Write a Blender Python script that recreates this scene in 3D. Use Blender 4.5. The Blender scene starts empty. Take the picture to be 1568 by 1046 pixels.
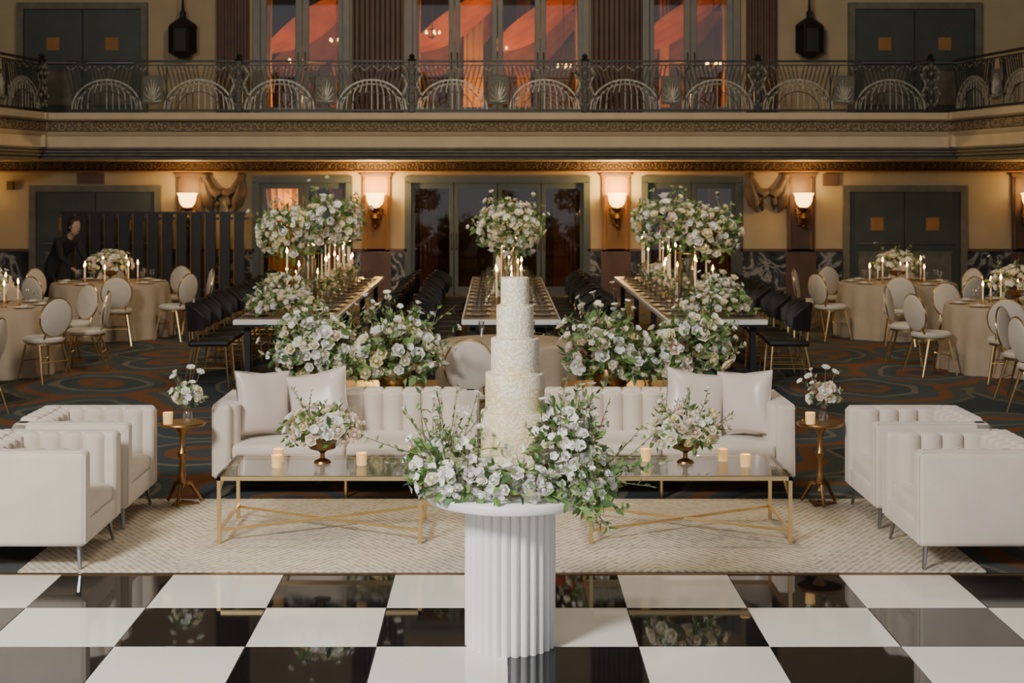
import bpy, bmesh, math, random
import numpy as np
from mathutils import Vector, Matrix, Euler
pi=math.pi
scene=bpy.context.scene
COL=scene.collection

# ------------------------------------------------------------------ materials
def newmat(name):
    m=bpy.data.materials.new(name); m.use_nodes=True
    nt=m.node_tree; nt.nodes.clear()
    out=nt.nodes.new('ShaderNodeOutputMaterial')
    b=nt.nodes.new('ShaderNodeBsdfPrincipled')
    nt.links.new(b.outputs[0],out.inputs[0])
    return m,nt,b,out
def mat(name,col,rough=.5,metal=0,var=.12,vscale=6,bump=0,bscale=40,emis=None,es=0,sheen=0,coat=0,trl=0,spec=.5,bdet=4):
    m,nt,b,out=newmat(name)
    tc=nt.nodes.new('ShaderNodeTexCoord')
    n=nt.nodes.new('ShaderNodeTexNoise'); n.inputs['Scale'].default_value=vscale; n.inputs['Detail'].default_value=3
    nt.links.new(tc.outputs['Object'],n.inputs['Vector'])
    r=nt.nodes.new('ShaderNodeValToRGB')
    r.color_ramp.elements[0].position=.3; r.color_ramp.elements[1].position=.7
    c=list(col)[:3]
    r.color_ramp.elements[0].color=[max(0,x*(1-var)) for x in c]+[1]
    r.color_ramp.elements[1].color=[min(1,x*(1+var)) for x in c]+[1]
    nt.links.new(n.outputs[0],r.inputs[0]); nt.links.new(r.outputs[0],b.inputs['Base Color'])
    b.inputs['Roughness'].default_value=rough; b.inputs['Metallic'].default_value=metal
    b.inputs['Specular IOR Level'].default_value=spec
    if sheen: b.inputs['Sheen Weight'].default_value=sheen
    if coat: b.inputs['Coat Weight'].default_value=coat; b.inputs['Coat Roughness'].default_value=.08
    if bump:
        n2=nt.nodes.new('ShaderNodeTexNoise'); n2.inputs['Scale'].default_value=bscale; n2.inputs['Detail'].default_value=bdet
        nt.links.new(tc.outputs['Object'],n2.inputs['Vector'])
        bp=nt.nodes.new('ShaderNodeBump'); bp.inputs['Strength'].default_value=bump; bp.inputs['Distance'].default_value=.02
        nt.links.new(n2.outputs[0],bp.inputs['Height']); nt.links.new(bp.outputs[0],b.inputs['Normal'])
    if emis:
        b.inputs['Emission Color'].default_value=list(emis)+[1]; b.inputs['Emission Strength'].default_value=es
    if trl:
        t=nt.nodes.new('ShaderNodeBsdfTranslucent'); nt.links.new(r.outputs[0],t.inputs[0])
        mx=nt.nodes.new('ShaderNodeMixShader'); mx.inputs[0].default_value=trl
        nt.links.new(b.outputs[0],mx.inputs[1]); nt.links.new(t.outputs[0],mx.inputs[2]); nt.links.new(mx.outputs[0],out.inputs[0])
    return m
def glassmat(name,tint=(1,1,1),gl=.12,rough=.02):
    m=bpy.data.materials.new(name); m.use_nodes=True; nt=m.node_tree; nt.nodes.clear()
    out=nt.nodes.new('ShaderNodeOutputMaterial')
    t=nt.nodes.new('ShaderNodeBsdfTransparent'); t.inputs[0].default_value=list(tint)+[1]
    g=nt.nodes.new('ShaderNodeBsdfGlossy'); g.inputs['Roughness'].default_value=rough
    mx=nt.nodes.new('ShaderNodeMixShader')
    lw=nt.nodes.new('ShaderNodeLayerWeight'); lw.inputs[0].default_value=.35
    ml=nt.nodes.new('ShaderNodeMath'); ml.operation='MULTIPLY_ADD'; ml.inputs[1].default_value=.6; ml.inputs[2].default_value=gl
    ml.use_clamp=True
    nt.links.new(lw.outputs['Fresnel'],ml.inputs[0]); nt.links.new(ml.outputs[0],mx.inputs[0])
    nt.links.new(t.outputs[0],mx.inputs[1]); nt.links.new(g.outputs[0],mx.inputs[2]); nt.links.new(mx.outputs[0],out.inputs[0])
    return m

M={}
M['velvet']=mat('velvet_ivory',(.68,.595,.505),.75,var=.05,vscale=5,bump=.08,bscale=120,sheen=.4)
M['satin']=mat('satin_pillow',(.66,.565,.52),.32,var=.04,vscale=3,bump=.35,bscale=3.2,sheen=.2,bdet=0)
M['gold']=mat('brushed_gold',(.80,.58,.28),.28,metal=1,var=.08)
M['brass']=mat('aged_brass',(.30,.17,.07),.35,metal=1,var=.2)
M['chrome']=mat('polished_steel',(.30,.30,.32),.35,metal=1,var=.04)
M['white']=mat('white_lacquer',(.84,.84,.84),.30,var=.02)
M['tilew']=mat('white_tile_gloss',(.89,.86,.80),.07,var=.03,vscale=1.5)
M['tileb']=mat('black_tile_gloss',(.007,.008,.011),.035,var=.3,vscale=2,spec=.7)
M['black']=mat('black_velvet',(.010,.010,.012),.6,var=.2)
M['iron']=mat('wrought_iron',(.045,.043,.038),.45,metal=.4,var=.3)
M['silver']=mat('silvered_iron',(.38,.36,.30),.45,metal=.3,var=.35,vscale=14)
M['pewter']=mat('pewter_ornament',(.26,.25,.20),.5,metal=.3,var=.5,vscale=20)
M['cloth']=mat('linen_cloth',(.42,.33,.24),.85,var=.06,bump=.1,bscale=150)
M['cream']=mat('cream_upholstery',(.59,.525,.44),.8,var=.05,sheen=.3)
M['tabletop']=mat('white_tabletop',(.84,.83,.80),.25,var=.03)
M['runner']=mat('bronze_linen',(.13,.10,.072),.4,var=.2)
M['china']=mat('gold_rim_china',(.68,.58,.42),.2,var=.08)
M['wax']=mat('candle_wax',(.85,.76,.6),.5,var=.03,emis=(1,.55,.2),es=.35)
M['flame']=mat('candle_flame',(1,.7,.35),.5,emis=(1,.55,.16),es=34)
M['votive']=mat('votive_glass',(.78,.52,.22),.2,var=.12,vscale=20,emis=(1,.55,.16),es=.55)
M['shade']=mat('sconce_glass',(1,.72,.4),.4,emis=(1,.56,.14),es=7)
M['bulb']=mat('warm_bulb',(1,.8,.5),.4,emis=(1,.60,.18),es=9)
M['glass']=glassmat('clear_glass',(.95,.96,.95),.08)
M['window_glass']=glassmat('window_glass',(.80,.80,.78),.04)
M['plaster']=mat('plaster_cream',(.41,.325,.20),.8,var=.07,vscale=2,bump=.1)
M['plaster2']=mat('plaster_light',(.60,.485,.32),.7,var=.06,vscale=3)
M['plaster_side']=mat('plaster_dark',(.27,.23,.17),.8,var=.07,vscale=2)  # deeper plaster tone for both side walls
M['doorpaint']=mat('door_paint_green_grey',(.055,.066,.062),.45,var=.12,vscale=3)
M['winpaint']=mat('window_paint_grey',(.20,.20,.175),.5,var=.1)
M['pil']=mat('pilaster_brown',(.10,.054,.036),.55,var=.15,vscale=4)
M['pil_tan']=mat('pilaster_tan',(.32,.15,.04),.65,var=.12,vscale=4)
M['groove']=mat('grey_moulding',(.13,.125,.10),.6,var=.2)
M['relief']=mat('relief_taupe',(.10,.066,.048),.7,var=.2)
M['curtain']=mat('rust_curtain',(.34,.10,.03),.8,var=.2)
M['orange']=mat('orange_drape',(.80,.17,.012),.7,var=.3,vscale=2)
M['amber']=mat('amber_drape',(.78,.36,.045),.7,var=.3,vscale=2)
M['dark']=mat('dark_room',(.17,.085,.025),.9)
M['screen']=mat('black_screen',(.02,.018,.017),.4,var=.2)
M['ceil']=mat('ceiling_paint',(.30,.26,.20),.9)
# foliage
M['g1']=mat('leaf_green',(.16,.28,.07),.5,var=.3,vscale=30,trl=.2)
M['g2']=mat('leaf_dark',(.06,.13,.045),.5,var=.3,vscale=30)
M['g3']=mat('leaf_sage',(.29,.34,.18),.6,var=.25,vscale=30,trl=.2)
M['fw']=mat('petal_white',(.94,.935,.90),.6,var=.03,vscale=30,trl=.28)
M['fc']=mat('petal_cream',(.93,.88,.71),.6,var=.05,vscale=30,trl=.28)
M['fb']=mat('petal_blush',(.91,.77,.64),.6,var=.06,vscale=30,trl=.28)
M['fy']=mat('petal_butter',(.92,.84,.54),.6,var=.06,vscale=30,trl=.28)
M['fl']=mat('petal_lilac_white',(.91,.88,.87),.6,var=.05,vscale=30,trl=.28)
M['stem']=mat('stem_brown',(.15,.12,.06),.7)
M['skin']=mat('skin',(.42,.26,.19),.6)
M['hair']=mat('hair',(.02,.014,.01),.6)
M['suit']=mat('black_clothing',(.014,.014,.017),.8)
FM=['g1','g2','g3','fw','fc','fb','fy','fl','stem']

def math_node(nt,op,a,b=None,c=None):
    n=nt.nodes.new('ShaderNodeMath'); n.operation=op
    for i,x in enumerate((a,b,c)):
        if x is None: continue
        if isinstance(x,(int,float)): n.inputs[i].default_value=x
        else: nt.links.new(x,n.inputs[i])
    return n.outputs[0]
def ramp(nt,src,stops,const=False):
    r=nt.nodes.new('ShaderNodeValToRGB')
    if const: r.color_ramp.interpolation='CONSTANT'
    while len(r.color_ramp.elements)<len(stops): r.color_ramp.elements.new(.5)
    for e,(p,c) in zip(r.color_ramp.elements,stops): e.position=p; e.color=list(c)+[1]
    nt.links.new(src,r.inputs[0]); return r.outputs[0]

# carpet
m,nt,b,_=newmat('patterned_carpet'); M['carpet']=m
tc=nt.nodes.new('ShaderNodeTexCoord'); mp=nt.nodes.new('ShaderNodeMapping')
mp.inputs['Scale'].default_value=(.62,.5,1); nt.links.new(tc.outputs['Object'],mp.inputs[0])
v=nt.nodes.new('ShaderNodeTexVoronoi'); v.voronoi_dimensions='2D'; v.inputs['Scale'].default_value=1.0; v.inputs['Randomness'].default_value=.95
nt.links.new(mp.outputs[0],v.inputs['Vector'])
ns=nt.nodes.new('ShaderNodeTexNoise'); ns.inputs['Scale'].default_value=1.6; nt.links.new(mp.outputs[0],ns.inputs['Vector'])
dd=math_node(nt,'MULTIPLY_ADD',ns.outputs[0],.45,v.outputs['Distance'])
c1=ramp(nt,dd,[(0,(.07,.08,.08)),(.33,(.20,.08,.025)),(.41,(.05,.075,.085)),(.50,(.19,.175,.135)),(.53,(.06,.09,.10)),(.63,(.22,.085,.025)),(.72,(.08,.095,.09)),(.80,(.17,.16,.12)),(.83,(.035,.05,.06))],True)
nf=nt.nodes.new('ShaderNodeTexNoise'); nf.inputs['Scale'].default_value=90; nt.links.new(tc.outputs['Object'],nf.inputs['Vector'])
mx=nt.nodes.new('ShaderNodeMixRGB'); mx.blend_type='MULTIPLY'; mx.inputs[0].default_value=.5
nt.links.new(c1,mx.inputs[1]); nt.links.new(nf.outputs[0],mx.inputs[2]); nt.links.new(mx.outputs[0],b.inputs['Base Color'])
b.inputs['Roughness'].default_value=.95
# rug
m,nt,b,_=newmat('ivory_rug_ribbed'); M['rug']=m
tc=nt.nodes.new('ShaderNodeTexCoord'); sx=nt.nodes.new('ShaderNodeSeparateXYZ'); nt.links.new(tc.outputs['Object'],sx.inputs[0])
ax=math_node(nt,'ABSOLUTE',math_node(nt,'SUBTRACT',math_node(nt,'FRACT',math_node(nt,'MULTIPLY',sx.outputs[0],1/1.8)),.5))
st=math_node(nt,'SINE',math_node(nt,'MULTIPLY',math_node(nt,'ADD',math_node(nt,'MULTIPLY',ax,2.6),math_node(nt,'MULTIPLY',sx.outputs[1],1.0)),92))
nn=nt.nodes.new('ShaderNodeTexNoise'); nn.inputs['Scale'].default_value=28; nn.inputs['Detail'].default_value=5; nt.links.new(tc.outputs['Object'],nn.inputs['Vector'])
st2=math_node(nt,'MULTIPLY_ADD',st,.17,nn.outputs[0])
cc=ramp(nt,st2,[(.24,(.36,.30,.22)),(.46,(.56,.50,.40)),(.7,(.65,.595,.49))])
nt.links.new(cc,b.inputs['Base Color']); b.inputs['Roughness'].default_value=.95
bp=nt.nodes.new('ShaderNodeBump'); bp.inputs['Strength'].default_value=.6; bp.inputs['Distance'].default_value=.012
nt.links.new(st2,bp.inputs['Height']); nt.links.new(bp.outputs[0],b.inputs['Normal'])
# marble
m,nt,b,_=newmat('dark_marble'); M['marble']=m
tc=nt.nodes.new('ShaderNodeTexCoord'); n=nt.nodes.new('ShaderNodeTexNoise'); n.inputs['Scale'].default_value=2.6; n.inputs['Detail'].default_value=8; n.inputs['Distortion'].default_value=1.2
nt.links.new(tc.outputs['Object'],n.inputs['Vector'])
nt.links.new(ramp(nt,n.outputs[0],[(.35,(.014,.017,.024)),(.50,(.05,.058,.07)),(.56,(.30,.30,.30)),(.62,(.03,.038,.05))]),b.inputs['Base Color'])
b.inputs['Roughness'].default_value=.2
def friezemat(name,dark,light,sc):
    m,nt,b,_=newmat(name); tc=nt.nodes.new('ShaderNodeTexCoord')
    mp=nt.nodes.new('ShaderNodeMapping'); mp.inputs['Scale'].default_value=(sc,sc*.5,sc); nt.links.new(tc.outputs['Object'],mp.inputs[0])
    v=nt.nodes.new('ShaderNodeTexVoronoi'); v.inputs['Scale'].default_value=1; v.inputs['Randomness'].default_value=.45; nt.links.new(mp.outputs[0],v.inputs['Vector'])
    w=math_node(nt,'SINE',math_node(nt,'MULTIPLY',v.outputs['Distance'],14))
    c=ramp(nt,w,[(.1,dark),(.75,light)]); nt.links.new(c,b.inputs['Base Color']); b.inputs['Roughness'].default_value=.6
    bp=nt.nodes.new('ShaderNodeBump'); bp.inputs['Strength'].default_value=.4; bp.inputs['Distance'].default_value=.02
    nt.links.new(w,bp.inputs['Height']); nt.links.new(bp.outputs[0],b.inputs['Normal'])
    return m
M['frieze']=friezemat('acanthus_frieze',(.14,.10,.055),(.28,.21,.125),9)
M['frieze2']=friezemat('brown_gold_frieze',(.03,.014,.008),(.11,.055,.022),9)
# cake icing with gold leaf and lace relief
m,nt,b,_=newmat('icing_with_gold_leaf'); M['cake']=m
tc=nt.nodes.new('ShaderNodeTexCoord'); n=nt.nodes.new('ShaderNodeTexNoise'); n.inputs['Scale'].default_value=5; n.inputs['Detail'].default_value=8; n.inputs['Roughness'].default_value=.6
nt.links.new(tc.outputs['Object'],n.inputs['Vector'])
sx=nt.nodes.new('ShaderNodeSeparateXYZ'); nt.links.new(tc.outputs['Object'],sx.inputs[0])
hh=math_node(nt,'ADD',n.outputs[0],math_node(nt,'MULTIPLY',sx.outputs[2],-.14))
f=ramp(nt,hh,[(.28,(0,0,0)),(.47,(1,1,1))])
mx=nt.nodes.new('ShaderNodeMixRGB'); nt.links.new(f,mx.inputs[0]); mx.inputs[1].default_value=(.88,.81,.66,1); mx.inputs[2].default_value=(.85,.70,.41,1)
n3=nt.nodes.new('ShaderNodeTexNoise'); n3.inputs['Scale'].default_value=34; n3.inputs['Detail'].default_value=3; n3.inputs['Distortion'].default_value=2.5; nt.links.new(tc.outputs['Object'],n3.inputs['Vector'])
lace=ramp(nt,n3.outputs[0],[(.40,(.80,.77,.70)),(.52,(1,1,1))])
mm=nt.nodes.new('ShaderNodeMixRGB'); mm.blend_type='MULTIPLY'; mm.inputs[0].default_value=.8
nt.links.new(mx.outputs[0],mm.inputs[1]); nt.links.new(lace,mm.inputs[2])
nt.links.new(mm.outputs[0],b.inputs['Base Color']); b.inputs['Roughness'].default_value=.45
bp=nt.nodes.new('ShaderNodeBump'); bp.inputs['Strength'].default_value=.8; bp.inputs['Distance'].default_value=.012
nt.links.new(lace,bp.inputs['Height']); nt.links.new(bp.outputs[0],b.inputs['Normal'])

# ------------------------------------------------------------------ mesh builder
_rb={}
class MB:
    def __init__(s): s.v=[];s.n=0;s.f=[];s.m=[]
    def add(s,V,F,mi=0,X=None):
        V=np.asarray(V,dtype=float)
        if X is not None:
            A=np.array(X); V=V@A[:3,:3].T+A[:3,3]
        o=s.n; s.v.append(V); s.n+=len(V)
        for f in F: s.f.append(tuple(i+o for i in f))
        if isinstance(mi,int): s.m.extend([mi]*len(F))
        else: s.m.extend(mi)
    def box(s,c,d,mi=0,X=None):
        x,y,z=[q/2 for q in d]
        V=np.array([(-x,-y,-z),(x,-y,-z),(x,y,-z),(-x,y,-z),(-x,-y,z),(x,-y,z),(x,y,z),(-x,y,z)])+np.array(c)
        s.add(V,[(0,3,2,1),(4,5,6,7),(0,1,5,4),(1,2,6,5),(2,3,7,6),(3,0,4,7)],mi,X)
    def rbox(s,c,d,r=.02,mi=0,X=None,seg=3):
        k=(tuple(round(q,4) for q in d),r,seg)
        if k not in _rb:
            bm=bmesh.new(); bmesh.ops.create_cube(bm,size=1)
            for v in bm.verts: v.co=Vector((v.co.x*d[0],v.co.y*d[1],v.co.z*d[2]))
            bmesh.ops.bevel(bm,geom=bm.edges[:],offset=min(r,min(d)*.49),segments=seg,profile=.5,affect='EDGES')
            bm.verts.index_update()
            _rb[k]=([tuple(v.co) for v in bm.verts],[tuple(v.index for v in f.verts) for f in bm.faces]); bm.free()
        V,F=_rb[k]
        s.add(np.array(V)+np.array(c),F,mi,X)
    def lathe(s,prof,c=(0,0,0),n=24,mi=0,X=None,fn=None):
        V=[];rings=[]
        for (r,z) in prof:
            if r<=1e-6:
                rings.append([len(V)]); V.append((c[0],c[1],c[2]+z))
            else:
                ring=[]
                for i in range(n):
                    a=2*pi*i/n; rr=r*(fn(a,z) if fn else 1)
                    ring.append(len(V)); V.append((c[0]+rr*math.cos(a),c[1]+rr*math.sin(a),c[2]+z))
                rings.append(ring)
        F=[]
        for A,B in zip(rings,rings[1:]):
            for i in range(n):
                j=(i+1)%n
                if len(A)==1 and len(B)==1: continue
                if len(A)==1: F.append((A[0],B[j],B[i]))
                elif len(B)==1: F.append((A[i],A[j],B[0]))
                else: F.append((A[i],A[j],B[j],B[i]))
        s.add(V,F,mi,X)
    def tube(s,P,r,n=6,mi=0,X=None):
        P=[Vector(p) for p in P]; V=[];N=len(P)
        R=r if isinstance(r,(list,tuple)) else [r]*N
        up=Vector((0,0,1))
        for i,p in enumerate(P):
            t=(P[min(i+1,N-1)]-P[max(i-1,0)])
            if t.length<1e-9: t=Vector((0,0,1))
            t.normalize()
            a=t.cross(up)
            if a.length<.05: a=t.cross(Vector((1,0,0)))
            a.normalize(); b=t.cross(a)
            for k in range(n):
                an=2*pi*(k+.5)/n; V.append(p+(a*math.cos(an)+b*math.sin(an))*R[i])
        F=[]
        for i in range(N-1):
            for k in range(n):
                q=(k+1)%n; F.append((i*n+k,i*n+q,(i+1)*n+q,(i+1)*n+k))
        F.append(tuple(range(n))); F.append(tuple((N-1)*n+k for k in reversed(range(n))))
        s.add([tuple(v) for v in V],F,mi,X)
    def grid(s,fn,nu,nv,mi=0,X=None):
        V=[fn(i/nu,j/nv) for j in range(nv+1) for i in range(nu+1)]
        F=[(j*(nu+1)+i,j*(nu+1)+i+1,(j+1)*(nu+1)+i+1,(j+1)*(nu+1)+i) for j in range(nv) for i in range(nu)]
        s.add(V,F,mi,X)
    def mesh(s,name,mats,ang=40):
        me=bpy.data.meshes.new(name); V=np.vstack(s.v)
        me.from_pydata(V.tolist(),[],s.f)
        for q in mats: me.materials.append(M[q])
        me.polygons.foreach_set('material_index',s.m)
        me.polygons.foreach_set('use_smooth',[True]*len(s.f))
        me.update()
        if ang: me.set_sharp_from_angle(angle=math.radians(ang))
        return me
    def obj(s,name,mats,loc=(0,0,0),rz=0,ang=40):
        return place(name,s.mesh(name,mats,ang),loc,rz)
def place(name,me,loc=(0,0,0),rz=0,sc=(1,1,1)):
    o=bpy.data.objects.new(name,me); COL.objects.link(o); o.location=loc; o.rotation_euler=(0,0,rz); o.scale=sc
    return o

# ------------------------------------------------------------------ flowers
def petal_grid(r0,t,l,w,curl,az,nu=2,nv=3):
    V=[]
    for j in range(nv+1):
        q=j/nv; wd=w*(.45+.55*math.sin(pi*min(1,q*.95+.05)*.75)) if q<.99 else w*.62
        for i in range(nu+1):
            u=(i/nu-.5)*2
            rad=r0+math.sin(t)*l*q+curl*q*q-.22*abs(u)*w*math.cos(t)
            z=math.cos(t)*l*q-max(0,curl)*.5*q*q+.20*abs(u)*w*math.sin(t)-(.10*abs(u)*l if j==nv else 0)
            y=u*wd*.5
            V.append((rad*math.cos(az)-y*math.sin(az),rad*math.sin(az)+y*math.cos(az),z))
    F=[(j*(nu+1)+i,j*(nu+1)+i+1,(j+1)*(nu+1)+i+1,(j+1)*(nu+1)+i) for j in range(nv) for i in range(nu)]
    return V,F
def ball(r,z,n=8):
    mb=MB(); mb.lathe([(0,z-r),(r*.8,z-r*.5),(r,z),(r*.75,z+r*.7),(0,z+r)],(0,0,0),n,0)
    return np.vstack(mb.v).tolist(),mb.f
def make_flower(rings,nu=2,nv=3,core=None):
    V=[];F=[]
    for k,(n,r0,t,l,w,cu) in enumerate(rings):
        for i in range(n):
            v,f=petal_grid(r0,math.radians(t),l,w,cu,2*pi*i/n+k*.7,nu,nv)
            o=len(V); V+=v; F+=[tuple(a+o for a in q) for q in f]
    if core:
        v,f=ball(*core); o=len(V); V+=v; F+=[tuple(a+o for a in q) for q in f]
    return np.array(V)-np.array([0,0,.25]),F
ROSE=make_flower([(3,.12,8,.66,.46,-.10),(5,.25,14,.66,.58,-.12),(5,.36,26,.64,.80,-.06),(6,.44,44,.60,.90,.10)],2,3,(.32,.44))
ROSE_LO=make_flower([(4,.22,12,.66,.60,-.10),(5,.38,34,.66,.95,.06)],2,2,(.36,.42,6))
BLOOM=make_flower([(5,.02,62,.92,1.05,.05),(3,.04,20,.32,.25,0)],2,2)
def leaf_t(bend=.25,w=.38):
    V=[(0,0,0)]
    for q,ww in ((.33,w),(.7,w*.75)):
        z=-bend*q*q
        V+=[(q,-ww/2,z+.05),(q,0,z),(q,ww/2,z+.05)]
    V.append((1,0,-bend))
    F=[(0,1,2),(0,2,3),(1,4,5,2),(2,5,6,3),(4,7,5),(5,7,6)]
    return np.array(V),F
LEAF=leaf_t(); LEAF2=leaf_t(.1,.5)
def orient(p,d,s,rng,axis='z'):
    d=Vector(d).normalized()
    q=d.to_track_quat('Z' if axis=='z' else 'X','Y' if axis=='z' else 'Z')
    R=q.to_matrix().to_4x4()
    spin=Matrix.Rotation(rng.uniform(0,2*pi),4,'Z' if axis=='z' else 'X')
    return Matrix.Translation(p)@R@spin@Matrix.Scale(s,4)
def rdir(rng,zmin=-1):
    z=rng.uniform(zmin,1); a=rng.uniform(0,2*pi); r=math.sqrt(max(0,1-z*z))
    return Vector((r*math.cos(a),r*math.sin(a),z))
def cluster(mb,c,R,rng,nr,nb,nl,nsp,size=.045,cols=(3,4,4,5,6),zmin=-.5,lo=False,lsize=.07,splen=.18,bcols=(3,3,7),zfloor=None):
    c=Vector(c); pts=[]
    nr=int(nr*.82); nl=int(nl*1.55); size*=.93; splen*=1.1; lsize*=1.05
    def okz(p,mg=.0): return zfloor is None or p.z>zfloor+mg
    for i in range(nr+nb):
        best=None;bd=-1
        for k in range(5):
            d=rdir(rng,zmin); p=Vector((d.x*R[0],d.y*R[1],d.z*R[2]))
            m=min([(p-q).length for q in pts],default=9)
            if m>bd: bd=m;best=(d,p)
        d,p=best; pts.append(p)
        n=Vector((d.x/R[0],d.y/R[1],d.z/R[2])).normalized()
        n=(n+rdir(rng)*.4).normalized()
        pos=c+p*rng.uniform(.86,1.2)
        if not okz(pos,size*.5): pos.z=zfloor+size*.5
        if i<nr:
            V,F=ROSE_LO if lo else ROSE
            mb.add(V,F,rng.choice(cols),orient(pos,n,size*rng.uniform(.65,1.3),rng))
        else:
            V,F=BLOOM
            mb.add(V,F,rng.choice(bcols),orient(pos+n*.012,n,size*rng.uniform(.6,.95),rng))
    for i in range(nl):
        d=rdir(rng,max(-1,zmin-.3)); k=rng.uniform(.6,1.16)
        pos=c+Vector((d.x*R[0],d.y*R[1],d.z*R[2]))*k
        dr=(d+rdir(rng)*1.0).normalized()
        if not okz(pos,.02): pos.z=zfloor+.02; dr.z=abs(dr.z)*.6
        V,F=rng.choice((LEAF,LEAF2))
        mb.add(V,F,rng.choice((0,0,1,2)),orient(pos,dr,lsize*rng.uniform(.7,1.3),rng,'x'))
    for i in range(nsp):
        d=rdir(rng,max(zmin,-.05)); p0=c+Vector((d.x*R[0],d.y*R[1],d.z*R[2]))*.8
        dr=(d+rdir(rng)*.45+Vector((0,0,.3))).normalized(); L=splen*rng.uniform(.45,1.1)
        side=rdir(rng)*.2*L
        P=[p0+dr*L*t+side*t*t for t in (0,.35,.7,1)]
        mb.tube(P,[.003,.0025,.002,.0015],3,8)
        for t in (.3,.42,.54,.66,.78,.9):
            q=p0+dr*L*t+side*t*t
            V,F=LEAF
            mb.add(V,F,rng.choice((0,2,2,1)),orient(q,(rdir(rng)+dr*.8),lsize*.62*rng.uniform(.7,1.2),rng,'x'))
        if rng.random()<.6:
            V,F=BLOOM if rng.random()<.5 else ROSE_LO
            mb.add(V,F,rng.choice(bcols+(cols[0],)),orient(P[-1],dr,size*rng.uniform(.45,.75),rng))
def trail(mb,P,rng,ls=.05,cols=(0,0,1,2)):
    P=[Vector(p) for p in P]
    mb.tube(P,[.0028]*(len(P)-1)+[.0015],4,0)
    for a,b_ in zip(P,P[1:]):
        for k in range(6):
            q=a.lerp(b_,(k+rng.random())/6)
            dr=(b_-a).normalized()*.6+rdir(rng)*.9
            mb.add(*LEAF,rng.choice(cols),orient(q,dr,ls*rng.uniform(.7,1.2),rng,'x'))

# ------------------------------------------------------------------ ROOM
WY=27.0
mb=MB(); mb.box((0,13,-.104),(24,30.4,.2)); mb.obj('floor',['carpet'])
mb=MB(); S=.61
for i in range(-12,12):
    for j in range(14):
        x=0.051+S*(i+.5); y=7.915-S*(j+.5)
        white=((i-1)%2==0)==(j%2==0)
        mb.rbox((x,y,-.006),(S-.003,S-.003,.012),.0015,0 if white else 1,seg=1)
mb.box((0.051,7.925,-.001),(24*S,.018,.012),2)
mb.obj('dance_floor_tiles',['tilew','tileb','brass'])
mb=MB(); mb.rbox((.03,8.87,.003),(5.36,1.82,.014),.006,0); mb.obj('area_rug',['rug'])

def wall_open(mb,x0,x1,z0,z1,y,th,ops,mi=0):
    xs=sorted(set([x0,x1]+[o[0] for o in ops]+[o[1] for o in ops]))
    zs=sorted(set([z0,z1]+[o[2] for o in ops]+[o[3] for o in ops]))
    for a,b_ in zip(xs,xs[1:]):
        for c,d in zip(zs,zs[1:]):
            mxx=(a+b_)/2; mz=(c+d)/2
            if any(o[0]<mxx<o[1] and o[2]<mz<o[3] for o in ops): continue
            mb.box((mxx,y+th/2,mz),(b_-a,th,d-c),mi)
ops=[(-1.62,1.65,-.01,2.16),(-4.47,-2.80,-.01,2.16),(2.81,4.50,-.01,2.16),
     (-1.6,1.63,3.37,6.2),(-4.45,-2.85,3.37,6.2),(2.83,4.45,3.37,6.2)]
mb=MB(); wall_open(mb,-12,12,-.01,9,WY,.3,ops,0); mb.obj('wall_back',['plaster'])
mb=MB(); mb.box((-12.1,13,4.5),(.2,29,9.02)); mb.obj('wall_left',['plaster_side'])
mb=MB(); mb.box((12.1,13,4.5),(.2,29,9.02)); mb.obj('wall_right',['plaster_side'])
mb=MB(); mb.box((0,13,9.1),(24.4,29,.2)); mb.obj('ceiling',['ceil'])
mb=MB()
mb.box((0,30.6,3.2),(12.6,.1,6.8)); mb.box((-6.3,28.95,3.2),(.1,3.3,6.8)); mb.box((6.3,28.95,3.2),(.1,3.3,6.8))
mb.box((0,28.95,6.5),(12.6,3.3,.1)); mb.box((0,28.95,3.15),(12.6,3.3,.2)); mb.box((0,28.95,-.06),(12.6,3.3,.1))
mb.obj('wall_foyer',['dark'])

mb=MB()
for a,b_ in ((-12,-8.75),(-6.28,-4.53),(-2.74,-1.68),(1.71,2.75),(4.56,6.46),(8.81,12)):
    mb.box(((a+b_)/2,WY-.03,.43),(b_-a,.06,.86),0); mb.box(((a+b_)/2,WY-.04,.89),(b_-a,.08,.05),1)
    mb.box(((a+b_)/2,WY-.045,.09),(b_-a,.09,.18),0)
mb.obj('baseboard_back',['marble','pil'])
mb=MB(); mb.box((0,WY-.03,2.46),(23.98,.06,.17),0); mb.box((0,WY-.05,2.36),(23.98,.1,.025),1)
mb.obj('trim_1',['frieze2','pil_tan'])

def french_door(name,x0,x1,z0,z1,npan,paint,y=WY,fw=.10,rail=.2):
    mb=MB()
    mb.box(((x0+x1)/2,y-.03,z1+.05),(x1-x0+.2,.1,.12),0)
    mb.box((x0-.04,y-.03,(z0+z1)/2),(.12,.1,z1-z0),0); mb.box((x1+.04,y-.03,(z0+z1)/2),(.12,.1,z1-z0),0)
    w=(x1-x0)/npan
    for i in range(npan):
        a=x0+i*w; b_=a+w
        for xx in (a+fw/2,b_-fw/2): mb.rbox((xx,y+.06,(z0+z1)/2),(fw-.008,.05,z1-z0),.008,0,seg=1)
        mb.box(((a+b_)/2,y+.06,z0+rail/2),(w-2*fw+.02,.045,rail),0); mb.box(((a+b_)/2,y+.06,z1-.06),(w-2*fw+.02,.045,.12),0)
        mb.box(((a+b_)/2,y+.06,(z0+z1)/2),(w-2*fw+.02,.01,z1-z0-.1),1)
        hx=b_-fw/2 if i%2==0 else a+fw/2
        mb.tube([(hx,y+.0,z0+.9),(hx,y-.03,z0+.92),(hx,y-.03,z0+1.2),(hx,y,z0+1.22)],.012,6,2)
    return mb.obj(name,[paint,'window_glass','brass'])
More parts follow.
